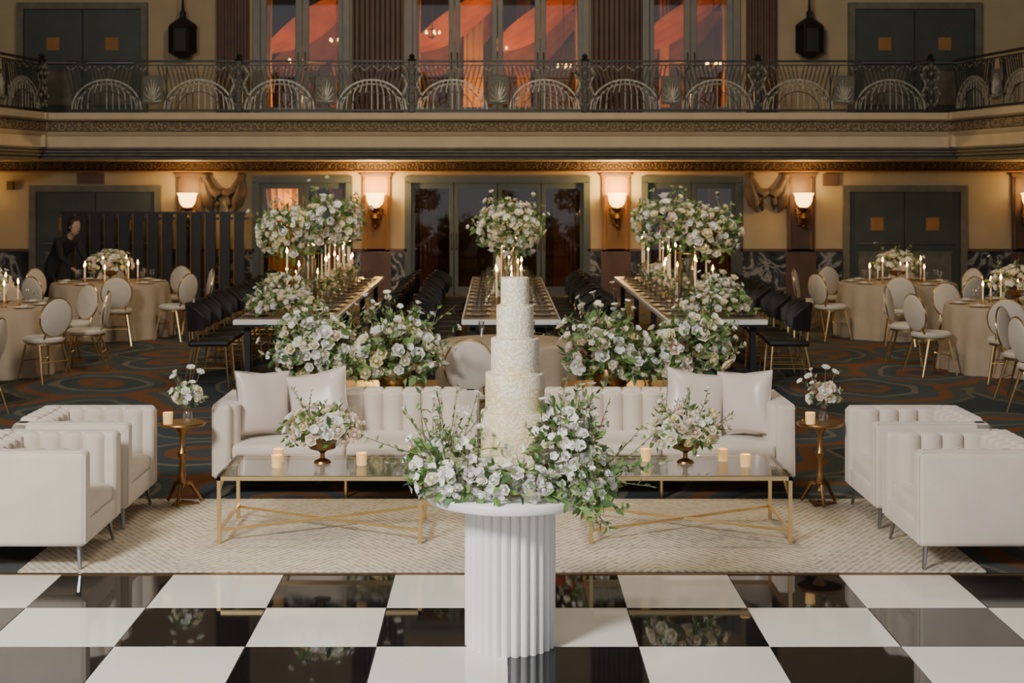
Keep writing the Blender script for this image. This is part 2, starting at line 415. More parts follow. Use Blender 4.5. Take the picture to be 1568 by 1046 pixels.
french_door('door_1',-1.62,1.65,.0,2.16,4,'doorpaint',fw=.09)
french_door('door_2',-4.47,-2.80,.0,2.16,2,'doorpaint')
french_door('door_3',2.81,4.50,.0,2.16,2,'doorpaint')
french_door('window_1',-1.6,1.63,3.37,6.2,4,'winpaint',fw=.11)
french_door('window_2',-4.45,-2.85,3.37,6.2,2,'winpaint',fw=.13)
french_door('window_3',2.83,4.45,3.37,6.2,2,'winpaint',fw=.13)

def solid_door(name,x0,x1,z0,z1):
    mb=MB(); y=WY
    mb.box(((x0+x1)/2,y-.05,z1+.06),(x1-x0+.24,.1,.12),0)
    for xx in (x0-.06,x1+.06): mb.box((xx,y-.05,(z0+z1)/2),(.12,.1,z1-z0),0)
    xm=(x0+x1)/2
    for a,b_ in ((x0,xm),(xm,x1)):
        c=(a+b_)/2; w=b_-a
        mb.rbox((c,y-.026,(z0+z1)/2),(w-.012,.05,z1-z0),.008,1,seg=1)
        mb.box((c,y-.06,z0+.55),(w-.35,.02,.6),0)
        mb.box((c,y-.052,z0+1.38),(.24,.01,.24),2)
        for dz,h in ((.85,.03),(.25,.03)): mb.box((c,y-.07,z0+dz),(w-.3,.02,h),0)
    mb.tube([(x0+.12,y-.1,z0+1.02),(xm-.1,y-.1,z0+1.02)],.02,6,3); mb.tube([(xm+.1,y-.1,z0+1.02),(x1-.12,y-.1,z0+1.02)],.02,6,3)
    return mb.obj(name,['groove','doorpaint','pil_tan','chrome'])
solid_door('door_4',-8.62,-6.40,0,1.98); solid_door('door_5',6.60,8.68,0,1.98)
solid_door('door_6',-8.85,-6.65,3.37,5.4); solid_door('door_7',6.7,8.95,3.37,5.4)

def curtain(mb,x0,x1,y,z0,z1,amp,wv,mi,flare=0):
    def fn(u,v):
        x=x0+(x1-x0)*u; z=z0+(z1-z0)*v
        xc=(x0+x1)/2; x=xc+(x-xc)*(1-flare*math.sin(pi*min(1,v*1.1))*.5)
        return (x,y+amp*math.sin(u*wv*2*pi)*(1-.3*v),z)
    mb.grid(fn,wv*8,8,mi)
for k,cs in enumerate([[(-1.5,-1.1),(1.05,1.55)],[(-4.4,-3.6),(-3.2,-2.85)],[(2.9,3.5),(4.0,4.45)]]):
    mb=MB()
    for a,b_ in cs: curtain(mb,a,b_,WY+.45,.02,2.3,.05,6,0 if k!=1 else 2,.3)
    mb.tube([(cs[0][0]-.1,WY+.45,2.3),(cs[-1][1]+.1,WY+.45,2.3)],.02,6,1)
    mb.obj('curtain',['curtain','brass','amber'])
for k,(a,b_) in enumerate([(-1.6,1.63),(-4.45,-2.85),(2.83,4.45)]):
    mb=MB()
    curtain(mb,a-.15,a+.16,WY+.6,3.3,6.3,.04,4,1,.3); curtain(mb,b_-.16,b_+.15,WY+.6,3.3,6.3,.04,4,1,.3)
    W=(b_-a)
    ns_=2 if k==0 else 1
    for h in range(ns_):
        xa=a+W/ns_*h; ww=W/ns_
        for q in range(2):
            def fn(u,v,q=q):
                x=xa-.1+(ww+.2)*u; y=WY+1.5+q*.6+.5*v
                z=5.95-q*.32-1.05*(1-u)**1.8-(.45+.15*q)*v*(.35+math.sin(pi*u))+.02*math.sin(v*22+u*4)
                return (x,y,z)
            mb.grid(fn,20,16,(0,2)[q])
    curtain(mb,a+W*.28,a+W*.42,WY+2.2,3.3,6.3,.04,3,1,.3); curtain(mb,a+W*.62,a+W*.72,WY+2.9,3.3,6.3,.04,3,1,.3)
    mb.obj('draped_curtain',['orange','amber','curtain'])
for x,y,z in ((-1.25,27.95,5.05),(.05,27.95,4.75),(1.3,27.95,4.4),(-3.9,27.95,4.5),(4.2,27.95,4.45),(-3.1,27.95,4.9)):  # added behind the glass to imitate chandelier reflections in the panes
    mb=MB(); mb.tube([(0,0,0.1),(0,0,6.42-z)],.01,5,0)
    mb.lathe([(0,-.12),(.04,-.08),(.02,0),(.05,.06),(0,.12)],(0,0,0),10,0)
    for k in range(5):
        an=2*pi*k/5; c_,s_=math.cos(an),math.sin(an)
        mb.tube([(0,0,-.03),(.08*c_,.08*s_,-.08),(.14*c_,.14*s_,-.02)],.008,5,0)
        mb.lathe([(0,0),(.022,.02),(.02,.05),(0,.08)],(.14*c_,.14*s_,-.02),8,1)
    mb.obj('reflection_chandelier',['brass','bulb'],(x,y,z))

def pilaster(mb,x,w,z0,z1,mi=0,d=.1,fl=4):
    mb.box((x,WY-d/2,(z0+z1)/2),(w,d,z1-z0),mi)
    for i in range(fl):
        xx=x-w/2+w*(i+.5)/fl
        mb.tube([(xx,WY-d,z0+.05),(xx,WY-d,z1-.05)],w/fl*.36,8,mi)
k=0
for x,w in ((-2.22,.95),(2.24,.95),(-4.93,.6),(4.95,.55)):
    mb=MB(); pilaster(mb,x,w,3.37,8.99,0,.12,5); mb.obj('trim_%d'%(2+k),['pil']); k+=1
for x in (-2.25,2.23,-5.73,5.69,-9.85,9.9):
    mb=MB()
    mb.box((x,WY-.04,1.60),(.50,.08,1.5),0); mb.box((x,WY-.055,2.30),(.56,.12,.06),1); mb.box((x,WY-.05,.42),(.56,.1,.84),1)
    for q in (-.2,.2): mb.tube([(x+q,WY-.08,.9),(x+q,WY-.08,2.24)],.03,8,0)
    mb.obj('trim_%d'%(2+k),['pil_tan' if abs(x)<3 else 'pil','pil']); k+=1
for x in (-2.25,2.23,-5.73,5.69,-9.85,9.9):
    mb=MB(); y=-.27
    mb.lathe([(0,-.42),(.02,-.40),(.035,-.36),(.015,-.32),(.05,-.27),(.085,-.2),(.06,-.12),(.045,-.1),(.085,-.05),(.11,-.02),(.1,.0),(0,.0)],(0,y,0),14,0)
    mb.lathe([(.07,0),(.12,.05),(.15,.13),(.155,.2),(.185,.26),(.17,.26),(.14,.2),(.13,.12),(.06,.02)],(0,y,0),16,1,fn=lambda a,z:1+.05*math.cos(8*a))
    mb.rbox((0,-.06,-.1),(.16,.1,.5),.02,0); mb.rbox((0,-.07,-.12),(.22,.06,.2),.03,0)
    mb.tube([(0,-.08,-.25),(0,-.2,-.3),(0,y,-.22)],.02,6,0)
    for sg in (-1,1): mb.tube([(0,-.1,-.1),(sg*.12,-.15,-.14),(sg*.14,-.2,-.04),(sg*.09,-.24,-.02)],.012,6,0)
    mb.obj('wall_sconce',['brass','shade'],(x,WY-.05,1.70))
    l=bpy.data.lights.new('sconce_light','POINT'); l.energy=112 if abs(x)<3 else (28 if abs(x)<9 else 15); l.color=(1,.63,.21); l.shadow_soft_size=.08
    o=bpy.data.objects.new('sconce_light',l); COL.objects.link(o); o.location=(x,WY-.52,2.06)
for x in (-5.12,5.08):
    mb=MB()
    for sg in (-1,1):
        mb.tube([(x+sg*.34,WY-.03,2.28),(x+sg*.32,WY-.05,2.0),(x+sg*.26,WY-.05,1.75),(x+sg*.2,WY-.03,1.6)],[.06,.13,.11,.02],8,0)
        mb.tube([(x+sg*.34,WY-.05,2.25),(x+sg*.22,WY-.07,2.02),(x+sg*.1,WY-.07,1.95),(x,WY-.06,1.98)],[.07,.09,.1,.07],8,0)
        mb.tube([(x+sg*.1,WY-.04,1.95),(x+sg*.12,WY-.05,1.75),(x+sg*.1,WY-.03,1.62)],[.05,.07,.015],8,0)
        mb.lathe([(0,-.05),(.07,0),(.09,.06),(.06,.1),(0,.12)],(x+sg*.34,WY-.05,2.24),10,0)
    mb.obj('wall_drapery_relief',['relief'])
for x in (-5.82,5.80):
    mb=MB()
    mb.lathe([(0,0),(.1,.02),(.2,.08),(.24,.12),(.24,.55),(.27,.58),(.24,.64),(.15,.70),(.06,.76),(.06,.86),(.03,.9),(0,1.5)],(x,WY-.3,4.45),6,0)
    for i in range(6):
        a=2*pi*i/6; mb.tube([(x+.245*math.cos(a),WY-.3+.245*math.sin(a),4.55),(x+.245*math.cos(a),WY-.3+.245*math.sin(a),5.05)],.02,5,0)
    mb.box((x,WY-.1,4.85),(.1,.2,.08),0)
    mb.obj('wall_lantern',['black'])
mb=MB(); mb.box((-9.1,WY-.05,2.1),(.12,.08,.16),0); mb.box((-7.6,WY-.04,2.23),(.5,.06,.2),0); mb.box((6.25,WY-.04,2.2),(.28,.06,.22),0)
mb.obj('air_vent',['pil'])

# ------------------------------------------------------------------ BALCONY
path=[(-9.8,12.0),(-7.85,25.0),(7.9,25.0),(9.85,12.0)]
def offs(o):
    P=[Vector(p) for p in path]; out=[]
    for i,p in enumerate(P):
        ns=[]
        if i>0: d=(P[i]-P[i-1]).normalized(); ns.append(Vector((d.y,-d.x)))
        if i<len(P)-1: d=(P[i+1]-P[i]).normalized(); ns.append(Vector((d.y,-d.x)))
        if len(ns)==2:
            n=(ns[0]+ns[1]).normalized(); k=1/n.dot(ns[0])
        else: n=ns[0];k=1
        out.append(p+n*o*k)
    return out
prof=[(-.5,2.55,1),(-.12,2.55,1),(-.12,2.60,3),(-.03,2.62,1),(-.03,2.66,3),(.03,2.675,1),(.03,2.71,3),(.07,2.73,1),(.07,2.765,0),(.05,2.78,0),(.05,2.95,0),(.09,2.98,0),(.12,3.03,1),(.04,3.05,2),(.04,3.20,1),(.09,3.215,0),(.14,3.25,0),(.14,3.36,1),(-.5,3.36,1)]
mb=MB(); V=[];F=[];mi=[]
for (o,z,_) in prof:
    for p in offs(o): V.append((p.x,p.y,z))
n=len(path)
for i in range(len(prof)-1):
    for j in range(n-1):
        F.append((i*n+j,i*n+j+1,(i+1)*n+j+1,(i+1)*n+j)); mi.append(prof[i][2])
mb.add(V,F,mi)
for z,fl in ((2.551,1),(3.359,0)):
    P=[(p.x,p.y,z) for p in offs(-.4)]
    mb.add([P[0],P[1],P[2],P[3],(11.99,12,z),(11.99,WY-.01,z),(-11.99,WY-.01,z),(-11.99,12,z)],[(7,0,1,6),(6,1,2,5),(5,2,3,4)],0)
for x in (-7.9,7.95):
    mb.box((x,24.9,2.87),(.26,.26,.2),0); mb.box((x,24.88,3.30),(.34,.34,.12),0)
mb.obj('balcony',['plaster2','groove','frieze','pil'],ang=25)

def make_rail_bay(W=3.0):
    mb=MB()
    mb.box((0,0,.90),(W,.07,.035),0); mb.box((0,0,.83),(W,.03,.018),0); mb.box((0,0,.05),(W,.05,.03),0)
    for x in (-.24,.24): mb.box((x,0,.43),(.022,.03,.76),0)
    mb.rbox((0,.0,.40),(.36,.02,.50),.008,1,seg=1)
    for k in range(10):
        a=pi*k/9
        mb.tube([(0,-.02,.20),(.07*math.cos(a),-.03,.20+.16*math.sin(a)),(.15*math.cos(a),-.02,.22+.36*math.sin(a))],[.010,.022,.008],5,2)
    mb.lathe([(0,-.02),(.05,0),(0,.02)],(0,0,0),8,3,Matrix.Translation((0,-.03,.22))@Matrix.Rotation(pi/2,4,'X'))
    for sg in (-1,1):
        cx=sg*.80
        for q,col,rr in ((1,2,.018),(.86,2,.010),(.6,0,.010)):
            P=[(cx+q*.60*math.cos(a),0,.06+q*.52*math.sin(a)) for a in [pi*i/16 for i in range(17)]]
            mb.tube(P,rr,4,col)
        for k in range(-5,6):
            x=k*.10; h=.52*math.sqrt(max(0,1-(x/.60)**2))
            P=[(cx+x*1.1,0,.06),(cx+x*1.05,0,.06+h*.6),(cx+x*.75,0,.06+h*.98)]
            mb.tube(P,.010,4,2)
        for k in range(-9,10):
            x=k*.075
            z0=.06+.52*math.sqrt(max(0,1-(min(abs(x),.59)/.60)**2))+.02
            mb.tube([(cx+x*.85,0,z0),(cx+x*1.0+.035*(1 if k>0 else -1),0,.82)],.013,4,0)
        for k in range(6):
            x=cx-.62+k*.25
            mb.tube([(x-.1,0,.82),(x,0,.74),(x+.1,0,.82)],.012,4,3)
    mb.rbox((W/2,0,.48),(.12,.1,.94),.015,0,seg=1)
    for sg in (-1,1):
        mb.tube([(W/2+sg*.07,0,.1),(W/2+sg*.17,0,.3),(W/2+sg*.08,0,.5),(W/2+sg*.17,0,.68),(W/2+sg*.07,0,.82)],.022,4,3)
        for zz in (.14,.3,.42,.56,.68,.78): mb.lathe([(0,-.045),(.04,0),(0,.045)],(W/2+sg*(.06+.07*(zz in(.3,.68))),-.05,zz),6,3)
    for zz in (.2,.36,.52,.68,.82): mb.lathe([(0,-.05),(.035,0),(0,.05)],(W/2,-.06,zz),6,3)
    mb.lathe([(.07,0),(.09,.03),(.03,.05),(.06,.08),(.04,.11),(0,.14)],(W/2,0,.90),8,0)
    return mb.mesh('rail_bay',['iron','groove','silver','pewter'])
bay=make_rail_bay()
rail=bpy.data.objects.new('balcony_railing',None); COL.objects.link(rail)
for i in range(-2,3):
    o=place('rail_panel',bay,(.03+3.0*i,25.0,3.36)); o.parent=rail
for sg in (-1,1):
    A=Vector((-7.85 if sg<0 else 7.9,25.0)); B=Vector((-9.8 if sg<0 else 9.85,12.0)); d=(B-A).normalized()
    ang=math.atan2(-d.y,-d.x) if sg<0 else math.atan2(d.y,d.x)
    for i in range(4):
        c=A+d*(1.6+3.0*i); o=place('rail_panel',bay,(c.x,c.y,3.36),ang); o.parent=rail

# ------------------------------------------------------------------ FURNITURE
def channels(mb,A,B,nrm,z0,z1,n,bulge,mi=0,top=.03):
    A=Vector(A);B=Vector(B);N=Vector(nrm)
    def fn(u,v):
        c=abs(math.sin(u*n*pi))**.5
        if v<.75: z=z0+(z1-z0)*v/.75; k=1
        else:
            t=(v-.75)/.25*pi/2; z=z1+top*math.sin(t)*c; k=math.cos(t)*1.0-(1-math.cos(t))*.8
        p=A+(B-A)*u+N*bulge*(c*k if k>0 else k)
        return (p.x,p.y,z)
    mb.grid(fn,n*8,12,mi)
def lounge(W,D,H,at,nch,nside,foot,sofa=False):
    mb=MB(); zb=.14; sh=.36
    mb.rbox((0,D/2,(zb+.27)/2),(W-.02,D-.02,.27-zb),.02,0)
    bt=.13
    mb.rbox((0,D-bt/2,(zb+H)/2),(W,bt,H-zb),.035,0,seg=4)
    for sg in (-1,1):
        mb.rbox((sg*(W/2-at/2),D/2,(zb+H)/2),(at,D,H-zb),.035,0,seg=4)
        channels(mb,(sg*(W/2-at),.07),(sg*(W/2-at),D-bt-.02),(-sg,0),sh-.03,H-.02,nside,.045,0,.022)
    channels(mb,(-(W/2-at),D-bt),((W/2-at),D-bt),(0,-1),sh-.03,H-.02,nch,.06,0,.025)
    iw=W-2*at
    for i in range(nch):
        x=-iw/2+iw*(i+.5)/nch
        mb.rbox((x,D-bt*.55,H-.005),(iw/nch-.008,bt*.85,.045),.020,0,seg=3)
    ns=2 if sofa else 1
    for i in range(ns):
        w=iw/ns; x=-iw/2+w*(i+.5)
        mb.rbox((x,(D-bt)/2-.005,(.27+sh)/2),(w-.008,D-bt-.04,sh-.25),.035,0,seg=4)
    for sg in (-1,1):
        xx=sg*(W/2)-sg*.012
        mb.tube([(xx,.005,zb+.02),(xx,.005,H-.03),(xx,.03,H-.006),(xx,D-.03,H-.006)],.005,5,0)
    for sg in (-1,1):
        for yy in (.06,D-.06):
            mb.tube([(sg*(W/2-.07),yy,zb+.01),(sg*(W/2-.04),yy+(-.02 if yy<.1 else .02),foot)],[.016,.010],6,1)
    if sofa: mb.tube([(0,.08,zb),(0,.08,foot)],.014,6,1)
    return mb
CH=lounge(.76,.73,.67,.12,5,4,.012).mesh('armchair',['velvet','chrome'])
for y in (8.33,9.26): place('armchair',CH,(-2.27,y,0),pi/2)
for y in (8.33,9.26): place('armchair',CH,(2.33,y,0),-pi/2)
SF=lounge(1.82,.8,.645,.13,11,4,.0,sofa=True).mesh('sofa',['velvet','gold'])
place('sofa',SF,(-1.035,9.80,-.004)); place('sofa',SF,(1.13,9.80,-.004))
def pillow_mesh(s=.45,t=.085):
    mb=MB()
    for sg in (-1,1):
        def fn(u,v,sg=sg):
            a=u*2-1;b_=v*2-1
            k=(max(0,1-abs(a)**2.4)*max(0,1-abs(b_)**2.4))**.5
            x=a*s/2*(1-.10*(1-b_*b_)*abs(a)); z=b_*s/2*(1-.10*(1-a*a)*abs(b_))
            w=.004*math.sin(5*a+3*b_)*k
            return (x,sg*(t*k+.002)+w,z)
        mb.grid(fn,32,32,0)
    mb.tube([(-s/2,0,-s/2),(0,0,-s/2*.90),(s/2,0,-s/2),(s/2*.90,0,0),(s/2,0,s/2),(0,0,s/2*.90),(-s/2,0,s/2),(-s/2*.90,0,0),(-s/2,0,-s/2)],.004,5,0)
    return mb.mesh('throw_pillow',['satin'],0)
PM=pillow_mesh()
for x,y,rx,ry,rz in ((-1.65,10.17,-.16,.08,.70),(-1.26,10.19,-.30,-.20,-.15),(1.40,10.19,-.30,.18,.15),(1.75,10.17,-.16,-.10,-.70)):
    o=place('throw_pillow',PM,(x,y,.600)); o.rotation_euler=(rx,ry,rz)

def coffee_table(name,x0,x1,y0,y1,h=.41):
    mb=MB(); b=.022
    def bar(p,q): mb.tube([Vector(p),Vector(q)],b*.5,4,0)
    for x in (x0,x1):
        for y in (y0,y1): mb.box((x,y,h/2+.005),(b,b,h-.010),0)
    for y in (y0,y1): mb.box(((x0+x1)/2,y,h-.012),(x1-x0+b,b,.024),0)
    for x in (x0,x1):
        mb.box((x,(y0+y1)/2,h-.012),(b,y1-y0-b,.024),0); mb.box((x,(y0+y1)/2,.09),(b*.8,y1-y0-b,b*.8),0)
    bar((x0,y0,.09),(x1,y1,.09)); bar((x0,y1,.088),(x1,y0,.088))
    mb.rbox(((x0+x1)/2,(y0+y1)/2,h+.005),(x1-x0+.03,y1-y0+.03,.010),.003,1,seg=1)
    mb.obj(name,['gold','glass'])
coffee_table('coffee_table',-1.65,-.456,8.56,9.2); coffee_table('coffee_table',.561,1.745,8.56,9.2)

def compote(name,loc,seed,R=(.21,.17,.13)):
    mb=MB(); rng=random.Random(seed)
    mb.lathe([(0,0),(.055,0),(.05,.012),(.015,.03),(.014,.06),(.03,.075),(.08,.09),(.10,.13),(.09,.13),(.0,.11)],(0,0,0),18,9)
    cluster(mb,(0,0,.20),R,rng,56,12,110,14,.042,(3,4,4,6,5,3,5),-.4,lsize=.055,splen=.16)
    mb.obj(name,FM+['brass'],loc)
compote('flower_compote',(-1.08,8.93,.420),11); compote('flower_compote',(1.17,8.93,.420),23)

def votive(x,y,z):
    mb=MB()
    mb.lathe([(0,0),(.03,0),(.034,.075),(.031,.075),(.027,.012),(0,.012)],(0,0,0),16,0)
    mb.lathe([(0,.012),(.025,.012),(.027,.04),(0,.042)],(0,0,0),12,1)
    mb.lathe([(0,.042),(.006,.052),(.0,.070)],(0,0,0),8,2)
    mb.obj('votive_candle',['votive','wax','flame'],(x,y,z))
for x,y in ((-1.34,8.78),(-1.36,8.98),(-.83,8.85),(-.52,9.05),(.93,8.98),(1.41,8.98),(1.52,8.80)): votive(x,y,.421)

def side_table(x,y,seed):
    mb=MB()
    mb.lathe([(0,.525),(.15,.525),(.155,.535),(.15,.545),(0,.545)],(0,0,0),28,0)
    mb.lathe([(.02,.52),(.05,.515),(.02,.47),(.016,.38),(.035,.34),(.018,.30),(.025,.2),(.035,.15),(.02,.11),(.03,.09),(.0,.08)],(0,0,0),14,0)
    for k in range(3):
        a=2*pi*k/3+.5; c,s=math.cos(a),math.sin(a)
        mb.tube([(0.01*c,.01*s,.14),(.06*c,.06*s,.13),(.10*c,.10*s,.06),(.13*c,.13*s,.01)],[.016,.015,.012,.012],6,0)
    mb.lathe([(.02,.02),(.11,.012),(.115,0),(0,0)],(0,0,0),3,0)
    mb.obj('side_table',['brass'],(x,y,.011))
    mb=MB(); rng=random.Random(seed)
    mb.lathe([(0,0),(.028,0),(.035,.03),(.03,.07),(.016,.085),(.02,.1),(.013,.1),(.0,.05)],(0,0,0),14,9)
    cluster(mb,(0,0,.17),(.09,.06,.08),rng,13,9,20,4,.042,(3,3,4,5),-.4,lsize=.045,splen=.14,bcols=(3,3,7))
    for k in range(3):
        dx=(-.11,.09,.02)[k]; P=[(0,0,.08),(dx*.4,.0,.2),(dx*.9,.01,.30+.03*k)]
        mb.tube(P,.0025,4,8); V,F=ROSE; mb.add(V,F,3,orient(Vector(P[-1]),Vector((dx,-.1,.2)),.032,rng))
        mb.add(*LEAF,0,orient(Vector(P[1]),Vector((dx,0,.1)),.05,rng,'x'))
    mb.obj('bud_vase_flowers',FM+['glass'],(x+.03,y+.03,.557))
    votive(x-.08,y-.07,.557)
side_table(-2.10,9.62,5); side_table(2.16,9.62,6)

# ------------------------------------------------------------------ cake table + cake
CX,CY=.063,6.74
mb=MB()
nf=28
mb.lathe([(.187,0),(.190,.0),(.190,.68),(.0,.68)],(0,0,0),nf*12,0,fn=lambda a,z:1+.12*(abs(math.sin(a*nf/2))**.6))
mb.lathe([(0,.002),(.187,.002)],(0,0,0),40,0)
mb.lathe([(0,.68),(.385,.68),(.39,.686),(.39,.716),(.386,.722),(0,.722)],(0,0,0),72,0)
mb.obj('fluted_cake_table',['white'],(CX,CY,.001),ang=60)
mb=MB()
tiers=[(.172,.86,.905),(.160,.90,1.092),(.139,1.09,1.269),(.113,1.267,1.431),(.087,1.43,1.584),(.067,1.583,1.714)]
mb.lathe([(0,.724),(.17,.724),(.175,.73),(.175,.735),(.16,.74),(.16,.80),(.175,.81),(.2,.83),(.2,.845),(0,.845)],(0,0,0),40,1)
for r,z0,z1 in tiers:
    z0=max(z0,.846)
    mb.lathe([(0,z0),(r,z0),(r,z1-.006),(r-.002,z1-.002),(r-.006,z1),(0,z1)],(0,0,0),64,0,fn=lambda a,z:1+.004*math.sin(5*a+z*40))
    mb.lathe([(r+.001,z0+.001),(r+.005,z0+.004),(r+.001,z0+.009)],(0,0,0),64,0)
mb.obj('wedding_cake',['cake','gold'],(CX+.023,CY,0))
mb=MB(); rng=random.Random(77)
kw=dict(size=.038,cols=(3,3,3,7,4,3),bcols=(3,3,7,3),lsize=.055,zfloor=.725)
cluster(mb,(-.15,6.54,.80),(.20,.11,.09),rng,38,40,90,10,splen=.20,zmin=-.5,**kw)
cluster(mb,(-.25,6.66,.86),(.14,.13,.12),rng,14,22,100,26,splen=.26,zmin=-.3,**kw)
cluster(mb,(.08,6.47,.79),(.18,.07,.08),rng,26,24,60,2,splen=.10,zmin=-.4,**kw)
cluster(mb,(.30,6.58,.87),(.17,.13,.18),rng,36,42,140,18,splen=.22,zmin=-.5,**kw)
cluster(mb,(.31,6.66,1.00),(.13,.10,.12),rng,12,24,90,16,splen=.18,zmin=-.1,**kw)
cluster(mb,(.40,6.62,.80),(.14,.12,.10),rng,14,18,90,16,splen=.28,zmin=-.3,**kw)
cluster(mb,(-.10,6.98,.78),(.22,.06,.05),rng,10,16,50,0,splen=.24,zmin=-.2,**kw)
kw2=dict(kw); kw2['zfloor']=None
cluster(mb,(.42,6.46,.75),(.06,.05,.07),rng,4,8,40,6,splen=.12,zmin=-.9,**kw2)
trail(mb,[(.36,6.42,.76),(.42,6.38,.72),(.47,6.36,.66),(.50,6.36,.62)],rng)
trail(mb,[(.42,6.50,.76),(.50,6.46,.72),(.55,6.44,.69),(.59,6.43,.70)],rng)
trail(mb,[(.25,6.42,.76),(.36,6.33,.73),(.43,6.31,.66)],rng)
trail(mb,[(.45,6.6,.80),(.55,6.58,.86),(.63,6.57,.87),(.69,6.56,.85)],rng)
trail(mb,[(-.30,6.56,.76),(-.38,6.5,.80),(-.43,6.48,.86)],rng)
mb.obj('cake_flower_garland',FM)

# ------------------------------------------------------------------ console tables and large arrangements
def console(x0,x1,y0,y1,h):
    mb=MB()
    mb.rbox(((x0+x1)/2,(y0+y1)/2,h-.012),(x1-x0,y1-y0,.024),.004,0,seg=1)
    for x in (x0+.03,x1-.03):
        for y in (y0+.03,y1-.03): mb.box((x,y,h/2-.01),(.025,.025,h-.02),0)
    for y in (y0+.03,y1-.03): mb.box(((x0+x1)/2,y,.12),(x1-x0-.06,.015,.015),0)
    mb.obj('console_table',['gold'])
console(-1.75,-.45,10.95,11.35,.60); console(.5,1.85,10.95,11.35,.60)
def big_arr(x,seed,mirror):
    mb=MB(); rng=random.Random(seed); s=-1 if mirror else 1
    for q in (-.3,.3): mb.lathe([(0,0),(.12,0),(.14,.05),(.12,.12),(.11,.12),(0,.06)],(q*s,0,0),16,9)
    kw=dict(size=.060,lsize=.078,cols=(4,4,3,6,5,4,3,3),bcols=(3,4,7),zfloor=.02)
    cluster(mb,(-.30*s,0,.24),(.30,.2,.21),rng,58,10,180,24,splen=.27,zmin=-.6,**kw)
    cluster(mb,(.31*s,0,.22),(.31,.2,.20),rng,56,10,180,28,splen=.32,zmin=-.6,**kw)
    cluster(mb,(0,-.05,.15),(.3,.18,.13),rng,26,5,90,2,splen=.1,zmin=-.6,**kw)
    cluster(mb,(-.38*s,.02,.42),(.18,.12,.08),rng,9,4,40,12,splen=.20,zmin=-.2,**kw)
    cluster(mb,(.36*s,.02,.40),(.16,.12,.10),rng,10,4,40,12,splen=.22,zmin=-.2,**kw)
    mb.obj('large_flower_arrangement',FM+['brass'],(x,11.15,.602))
big_arr(-1.08,101,False); big_arr(1.18,202,True)

# ------------------------------------------------------------------ chairs
def cream_chair():
    mb=MB()
    mb.lathe([(0,.42),(.19,.42),(.215,.435),(.22,.46),(.20,.485),(.0,.49)],(0,0,0),24,0)
    mb.lathe([(.19,.405),(.205,.405),(.205,.42),(.19,.42)],(0,0,0),24,1)
    X=Matrix.Translation((0,.215,.70))@Matrix.Rotation(-.16,4,'X')@Matrix.Rotation(pi/2,4,'X')@Matrix.Diagonal((1,1.08,1,1))
    mb.lathe([(0,-.03),(.165,-.028),(.19,-.015),(.195,0),(.19,.015),(.165,.028),(0,.03)],(0,0,0),28,0,X)
    mb.tube([tuple((X@Vector((.197*math.cos(a),.197*math.sin(a),0)))) for a in [2*pi*i/28 for i in range(29)]],.010,6,1)
    for sx in (-1,1):
        mb.tube([(sx*.14,-.13,.41),(sx*.2,-.2,0)],[.014,.009],6,1)
        mb.tube([(sx*.14,.13,.41),(sx*.19,.25,0)],[.014,.009],6,1)
        mb.tube([(sx*.12,.15,.41),(sx*.11,.2,.55)],.011,6,1)
    mb.tube([(-.17,-.165,.22),(.17,-.165,.22)],.006,5,1); mb.tube([(-.165,.19,.22),(.165,.19,.22)],.006,5,1)
    return mb.mesh('upholstered_dining_chair',['cream','gold'])
def black_chair():
    mb=MB()
    mb.rbox((0,-.01,.46),(.42,.43,.06),.03,0)
    def fn(u,v):
        a=pi*(.02+.96*u); side=abs(2*u-1)
        z0=.58+.04*side; z1=.87-.13*side**3
        z=z0+(z1-z0)*v; r=.215+.03*v
        return (r*math.cos(a),.02+r*math.sin(a),z)
    mb.grid(fn,20,6,0)
    mb.grid(lambda u,v:tuple(np.array(fn(u,v))*np.array([.88,.88,1])),20,6,0)
    for vv in (0,1):
        top=[fn(u/20,vv) for u in range(21)]; mb.tube([(x*.95,y*.95,z) for x,y,z in top],.014,6,0)
    for i in (0,1):
        e=[fn(i,v/4) for v in range(5)]; mb.tube([(x*.95,y*.95,z) for x,y,z in e],.014,6,0)
    for a in (.12,.36,.64,.88):
        x,y,z=fn(a,0); mb.tube([(x*.9,y*.9,.46),(x*.95,y*.95,z)],.010,5,1)
    for sx in (-1,1):
        mb.tube([(sx*.17,-.18,.43),(sx*.2,-.22,0)],[.013,.008],6,1)
        mb.tube([(sx*.17,.16,.43),(sx*.2,.25,0)],[.013,.008],6,1)
    mb.tube([(-.185,-.2,.2),(.185,-.2,.2)],.006,5,1); mb.tube([(-.185,.205,.2),(.185,.205,.2)],.006,5,1)
    for sx in (-1,1): mb.tube([(sx*.185,-.2,.2),(sx*.185,.205,.2)],.006,5,1)
    return mb.mesh('black_dining_chair',['black','gold'])
CC=cream_chair(); BC=black_chair()
rng=random.Random(9)
def ring(cx,cy,R,n,ph):
    for i in range(n):
        a=2*pi*i/n+ph+rng.uniform(-.05,.05); r=R+rng.uniform(-.02,.08)
        place('upholstered_dining_chair',CC,(cx+r*math.cos(a),cy+r*math.sin(a),-.003),a-pi/2)
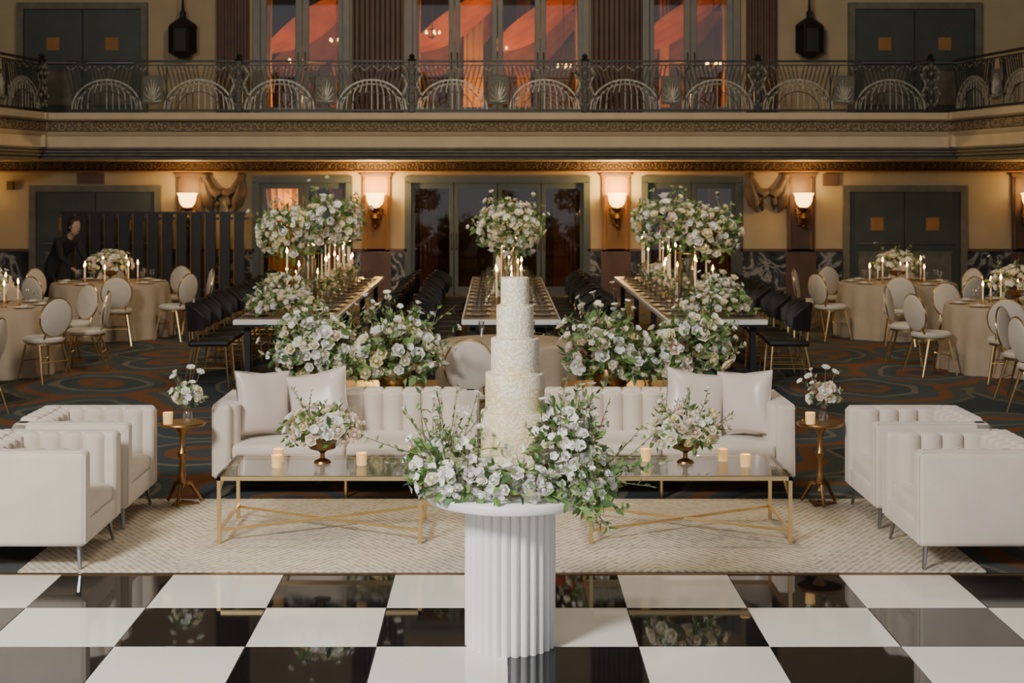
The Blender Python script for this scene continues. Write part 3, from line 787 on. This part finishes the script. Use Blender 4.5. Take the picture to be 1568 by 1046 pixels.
def round_table(cx,cy,r,seed):
    mb=MB()
    mb.lathe([(0,.75),(r-.02,.75),(r,.74),(r+.015,.70),(r+.03,.4),(r+.06,.0)],(0,0,0),120,0,
             fn=lambda a,z:1+.045*(1-min(1,(z)/.72))*math.sin(17*a+seed)+.02*(1-min(1,z/.72))*math.sin(7*a))
    mb.obj('round_banquet_table',['cloth'],(cx,cy,0))
    rg=random.Random(seed); mb=MB()
    mb.lathe([(0,0),(.07,0),(.02,.03),(.02,.08),(.1,.11),(.12,.16),(0,.12)],(0,0,0),14,9)
    cluster(mb,(0,0,.25),(.26,.26,.17),rg,60,10,70,8,.060,(4,4,6,5,3),-.3,lo=True,lsize=.07,splen=.2)
    mb.obj('centerpiece_flowers',FM+['brass'],(cx,cy,.752))
    mb=MB()
    for i in range(7):
        a=i*2*pi/7+.3; x=.38*math.cos(a); y=.38*math.sin(a); h=rg.choice((.10,.14,.2))
        mb.lathe([(0,0),(.04,0),(.012,.02),(.01,h*.5),(.02,h*.52),(0,h*.54)],(x,y,0),10,0)
        mb.lathe([(.0,h*.5),(.009,h*.5),(.008,h+.1),(0,h+.1)],(x,y,0),8,1)
        mb.lathe([(0,h+.1),(.012,h+.12),(0,h+.17)],(x,y,0),6,2)
    mb.obj('candlesticks',['gold','wax','flame'],(cx,cy,.752))
    mb=MB()
    for i in range(9):
        a=2*pi*i/9+.2; x=(r-.15)*math.cos(a); y=(r-.15)*math.sin(a)
        mb.lathe([(0,0),(.07,.002),(.125,.014),(.125,.017),(.07,.008),(0,.008)],(x,y,0),18,0)
        mb.rbox((x,y,.02),(.08,.08,.02),.008,1)
        mb.lathe([(.03,0),(.004,.006),(.004,.08),(.03,.11),(.033,.17),(.028,.17)],(x*.80+.06,y*.80,0),10,2)
    mb.obj('place_settings',['china','cream','glass'],(cx,cy,.752))
for cx,cy,r,n,ph in ((-5.45,20.3,.8,8,.3),(-5.85,16.4,.8,8,.15),(5.65,20.3,.8,8,.5),(6.0,16.6,.8,8,.35),(-6.0,13.3,.8,8,.0),(6.2,13.5,.8,8,.1),(-8.4,18.2,.8,8,0),(8.6,18.2,.8,8,0)):
    round_table(cx,cy,r,int(abs(cx*10)+cy)); ring(cx,cy,1.16,n,ph)

mb=MB(); r=.62
mb.lathe([(0,.75),(r-.02,.75),(r,.74),(r+.012,.70),(r+.02,.4),(r+.05,.0)],(0,0,0),100,0,fn=lambda a,z:1+.04*(1-min(1,z/.72))*math.sin(13*a))
mb.obj('round_banquet_table',['cloth'],(.1,12.75,0))
for x in (-.13,.30):
    mb=MB(); mb.lathe([(0,0),(.035,0),(.004,.008),(.004,.09),(.022,.13),(.026,.22),(.022,.22),(.018,.13),(.0,.1)],(0,0,0),14,0); mb.obj('champagne_flute',['glass'],(x,12.3,.752))
place('upholstered_dining_chair',CC,(-.22,11.65,-.003),pi)

def long_table(cx,seed,tall_r,front_low):
    y0,y1=14.7,21.5; L=y1-y0; yc=(y0+y1)/2; W=1.02
    mb=MB(); mb.rbox((0,0,.727),(W,L,.05),.006,0,seg=1); mb.box((0,0,.69),(W-.1,L-.1,.03),1)
    mb.box((0,.02,.754),(W-.03,L-.16,.003),2)
    for x in (-.4,.4):
        for k in range(4): mb.box((x,-L/2+.25+k*(L-.5)/3,.345),(.06,.06,.69),1)
    mb.obj('banquet_table',['tabletop','black','runner'],(cx,yc,-.001))
    rg=random.Random(seed)
    mb=MB()
    for sg in (-1,1):
        y=y0+.5
        while y<y1-.2:
            mb.lathe([(0,0),(.08,.002),(.14,.014),(.14,.018),(.08,.008),(0,.008)],(sg*.34,y-yc,0),18,0)
            mb.lathe([(0,.012),(.06,.014),(.1,.022),(0,.02)],(sg*.34,y-yc,0),16,0)
            mb.rbox((sg*.34,y-yc,.03),(.16,.07,.018),.006,1)
            mb.lathe([(.03,0),(.004,.006),(.004,.08),(.032,.11),(.034,.18),(.029,.18)],(sg*.26,y-yc+.22,0),10,2)
            mb.lathe([(.03,0),(.03,.005),(.033,.12),(.03,.12)],(sg*.34,y-yc+.25,0),10,2)
            y+=.56
    mb.obj('place_settings',['china','relief','glass'],(cx,yc,.756))
    mb=MB(); y=y0+.9
    while y<y1-.3:
        if 15.95<y<16.45: y+=.2; continue
        x=rg.choice((-1,1))*rg.uniform(.02,.16); h=rg.choice((.18,.3,.42,.5))
        mb.lathe([(0,0),(.045,0),(.012,.02),(.009,h*.5),(.02,h*.52),(0,h*.55)],(x,y-yc,0),10,0)
        mb.lathe([(0,h*.5),(.010,h*.5),(.008,h+.13),(0,h+.13)],(x,y-yc,0),8,1)
        mb.lathe([(0,h+.13),(.013,h+.15),(0,h+.20)],(x,y-yc,0),6,2)
        y+=.20
    mb.obj('taper_candles',['gold','wax','flame'],(cx,yc,.756))
    mb=MB(); R=tall_r
    mb.lathe([(0,0),(.14,0),(.14,.012),(.02,.02),(.0,.02)],(0,0,0),20,9)
    for k in range(5):
        a=2*pi*k/5; mb.tube([(.11*math.cos(a),.11*math.sin(a),.01),(.10*math.cos(a),.10*math.sin(a),.62)],.007,5,9)
    mb.lathe([(.10,.60),(.13,.60),(.13,.61),(.1,.61)],(0,0,0),20,9)
    mb.lathe([(.08,.012),(.08,.55),(.078,.55),(.078,.012)],(0,0,0),20,10)
    kw=dict(size=.068,lsize=.09,cols=(4,4,3,6,5,4,3),bcols=(3,4,6),lo=True)
    if R>.5:
        s=-1 if cx<0 else 1
        cluster(mb,(.24*s,0,.82),(.32,.30,.25),rg,84,10,160,26,splen=.26,zmin=-.7,**kw)
        cluster(mb,(-.20*s,.05,.93),(.36,.30,.27),rg,94,10,170,26,splen=.26,zmin=-.7,**kw)
    else:
        cluster(mb,(0,0,.88),(.32,.30,.28),rg,104,14,180,28,splen=.24,zmin=-.8,**kw)
    mb.obj('tall_flower_centerpiece',FM+['gold','glass'],(cx+(.0 if R<.5 else (.08 if cx<0 else -.12)),16.2,.756))
    mb=MB()
    kw=dict(size=.055,lsize=.075,cols=(3,4,4,6,5),bcols=(3,4,7),lo=True,zfloor=.01)
    if front_low:
        s=-1 if cx<0 else 1
        cluster(mb,(s*.06,15.12-yc,.10),(.34,.24,.14),rg,66,12,100,12,splen=.2,zmin=-.1,**kw)
        cluster(mb,(s*.12,15.55-yc,.18),(.24,.2,.22),rg,48,10,80,8,splen=.2,zmin=-.1,**kw)
    for yy in (17.2,17.9,18.9,19.8,20.7): cluster(mb,(rg.uniform(-.06,.06),yy-yc,.09),(.15,.32,.12),rg,34,6,45,4,splen=.16,zmin=.0,**kw)
    mb.obj('flower_garland',FM,(cx,yc,.757))
long_table(-2.185,31,.6,True); long_table(.15,32,.4,False); long_table(2.26,33,.6,True)
for x,rz in ((-3.06,pi/2),(-1.36,-pi/2),(-.67,pi/2),(.97,-pi/2),(1.44,pi/2),(3.13,-pi/2)):
    for i in range(11):
        place('black_dining_chair',BC,(x+rng.uniform(-.03,.03),15.35+.57*i,-.003),rz+rng.uniform(-.06,.06))

mb=MB(); n_=13; x0=-7.95;x1=-4.55; w=(x1-x0)/n_
for i in range(n_):
    xa=x0+w*i
    mb.rbox((xa+w*.5,26.2,.80),(w-.07,.04,1.58),.01,0,seg=1)
    mb.box((xa+w*.5-(w-.07)/2,26.17,.80),(.012,.02,1.58),1)
    mb.box((xa+w,26.2,1.5),(.09,.03,.04),0); mb.box((xa+w,26.2,.2),(.09,.03,.04),0)
mb.box(((x0+x1)/2,26.2,1.6),(x1-x0,.06,.05),0); mb.box(((x0+x1)/2,26.2,.03),(x1-x0,.3,.06),0)
mb.obj('slatted_room_divider',['screen','brass'])

# ------------------------------------------------------------------ person
person=bpy.data.objects.new('person',None); COL.objects.link(person); person.location=(-6.72,21.9,0); person.rotation_euler=(0,0,-.5)
def skin_obj(name,V,E,R,material):
    me=bpy.data.meshes.new(name); me.from_pydata(V,E,[]); o=bpy.data.objects.new(name,me); COL.objects.link(o)
    sk=o.modifiers.new('skin','SKIN')
    for i,r in enumerate(R): me.skin_vertices[0].data[i].radius=(r,r) if not isinstance(r,tuple) else r
    me.skin_vertices[0].data[0].use_root=True
    o.modifiers.new('sub','SUBSURF').levels=2; o.modifiers['sub'].render_levels=2
    me.materials.append(material); o.parent=person
    return o
V=[(0,0,.92),(.10,0,1.08),(.24,0,1.24),(.33,0,1.34),
   (-.01,.10,.88),(.05,.11,.48),(0,.11,.08),(.13,.12,.05),
   (-.01,-.10,.88),(.0,-.11,.48),(-.08,-.11,.08),(.05,-.12,.05),
   (.26,.19,1.27),(.36,.24,1.02),(.52,.18,.88),
   (.26,-.19,1.27),(.38,-.24,1.02),(.55,-.16,.90)]
E=[(0,1),(1,2),(2,3),(0,4),(4,5),(5,6),(6,7),(0,8),(8,9),(9,10),(10,11),(2,12),(12,13),(13,14),(2,15),(15,16),(16,17)]
R=[(.13,.13),(.12,.12),(.14,.13),.055,.095,.065,.045,.04,.095,.065,.045,.04,.065,.045,.033,.065,.045,.033]
skin_obj('body',V,E,R,M['suit'])
for sg in (1,-1):
    hv=[(.52,.18*sg,.88),(.57,.17*sg,.855)]; he=[(0,1)]; hr=[.024,.028]
    for k,dy in enumerate((-.024,-.008,.008,.024)):
        L=(.055,.07,.065,.05)[k]; b=len(hv)
        hv+=[(.60,.17*sg+dy,.845),(.60+L*.6,.17*sg+dy*1.1,.825),(.60+L,.17*sg+dy*1.1,.795)]; he+=[(1,b),(b,b+1),(b+1,b+2)]; hr+=[.010,.009,.008]
    b=len(hv); hv+=[(.56,.17*sg-.035*sg,.85),(.59,.17*sg-.05*sg,.83)]; he+=[(1,b),(b,b+1)]; hr+=[.011,.009]
    skin_obj('hand_%d'%(1 if sg>0 else 2),hv,he,hr,M['skin'])
mb=MB()
mb.tube([(.31,0,1.32),(.37,0,1.41)],[.055,.05],10,0)
mb.lathe([(0,-.12),(.045,-.11),(.065,-.07),(.078,-.02),(.08,.03),(.072,.08),(.045,.112),(0,.12)],(.41,0,1.48),16,0)
mb.lathe([(0,-.12),(.06,-.09),(.088,-.03),(.092,.04),(.08,.1),(.045,.13),(0,.14)],(.385,0,1.50),16,1)
mb.lathe([(0,-.015),(.014,0),(0,.035)],(.492,0,1.475),6,0)
for sg in (-1,1):
    mb.lathe([(0,-.01),(.011,0),(0,.01)],(.478,sg*.03,1.497),6,1); mb.lathe([(0,-.03),(.014,0),(0,.03)],(.40,sg*.085,1.48),6,0)
mb.box((.48,0,1.425),(.01,.04,.008),1)
h=mb.obj('head',['skin','hair'],ang=60); h.parent=person

# ------------------------------------------------------------------ LIGHTS
def area(name,loc,tgt,size,e,col):
    l=bpy.data.lights.new(name,'AREA'); l.shape='DISK'; l.size=size; l.energy=e; l.color=col
    o=bpy.data.objects.new(name,l); COL.objects.link(o); o.location=loc
    o.rotation_euler=(Vector(tgt)-Vector(loc)).to_track_quat('-Z','Y').to_euler(); return o
def spot(name,loc,tgt,ang,e,col,blend=.6,size=.15):
    l=bpy.data.lights.new(name,'SPOT'); l.spot_size=math.radians(ang); l.spot_blend=blend; l.energy=e; l.color=col; l.shadow_soft_size=size
    o=bpy.data.objects.new(name,l); COL.objects.link(o); o.location=loc
    o.rotation_euler=(Vector(tgt)-Vector(loc)).to_track_quat('-Z','Y').to_euler(); return o
area('added_key_light',(-4.3,1.2,5.4),(0,7.4,.3),1.7,920,(1,.97,.91))  # added area light as soft frontal key, no such fixture known
area('overhead_fill',(0,11,8.7),(0,11.5,0),4,200,(1,.82,.60))  # soft fill added under the ceiling, without a fixture
area('overhead_fill',(0,15.5,8.7),(0,25,3.2),1.6,340,(1,.78,.50))  # fill added to brighten the balcony fascia and upper wall
for x in (-2.1,.2,2.15):
    spot('pin_spot',(x*1.3,11.5,7.5),(x,16.2,1.4),14,680,(1,.86,.58))
spot('pin_spot',(-2.5,7.5,8.4),(-1.08,11.1,.9),18,620,(1,.92,.76)); spot('pin_spot',(2.5,7.5,8.4),(1.18,11.1,.9),18,620,(1,.92,.76))
for sx in (-1,1):
    spot('down_spot',(sx*6,15,8.4),(sx*5.7,18,.8),40,300,(1,.80,.50))
    spot('down_spot',(sx*1.0,10.4,8.4),(sx*1.1,8.95,0),15,700,(1,.80,.50),.4,.06)
spot('cake_spot',(-2.4,4.2,8.0),(.08,6.74,1.2),12,420,(1,.88,.66))
for loc,e,c in (((0,27.75,3.75),125,(1,.58,.15)),((-3.6,27.75,3.75),60,(1,.58,.15)),((3.6,27.75,3.75),65,(1,.58,.15)),((-4.0,27.25,1.85),9,(1,.66,.2)),((0,29.4,2.6),6,(1,.6,.35)),((3.7,28.4,2.6),8,(1,.6,.35))):
    l=bpy.data.lights.new('foyer_lamp','POINT'); l.energy=e; l.color=c; l.shadow_soft_size=.12
    o=bpy.data.objects.new('foyer_lamp',l); COL.objects.link(o); o.location=loc
w=bpy.data.worlds.new('World'); scene.world=w; w.use_nodes=True
w.node_tree.nodes['Background'].inputs[0].default_value=(.92,.94,1,1); w.node_tree.nodes['Background'].inputs[1].default_value=.66

# ------------------------------------------------------------------ CAMERA
cam=bpy.data.cameras.new('camera'); co=bpy.data.objects.new('camera',cam); COL.objects.link(co)
co.location=(0,0,2.157); co.rotation_euler=(pi/2,0,0)
cam.sensor_width=36; cam.lens=2250/1600*36; cam.shift_x=.015; cam.shift_y=-(533.5-285)/1600
cam.dof.use_dof=True; cam.dof.focus_distance=7.2; cam.dof.aperture_fstop=5.0
cam.clip_end=200
scene.camera=co
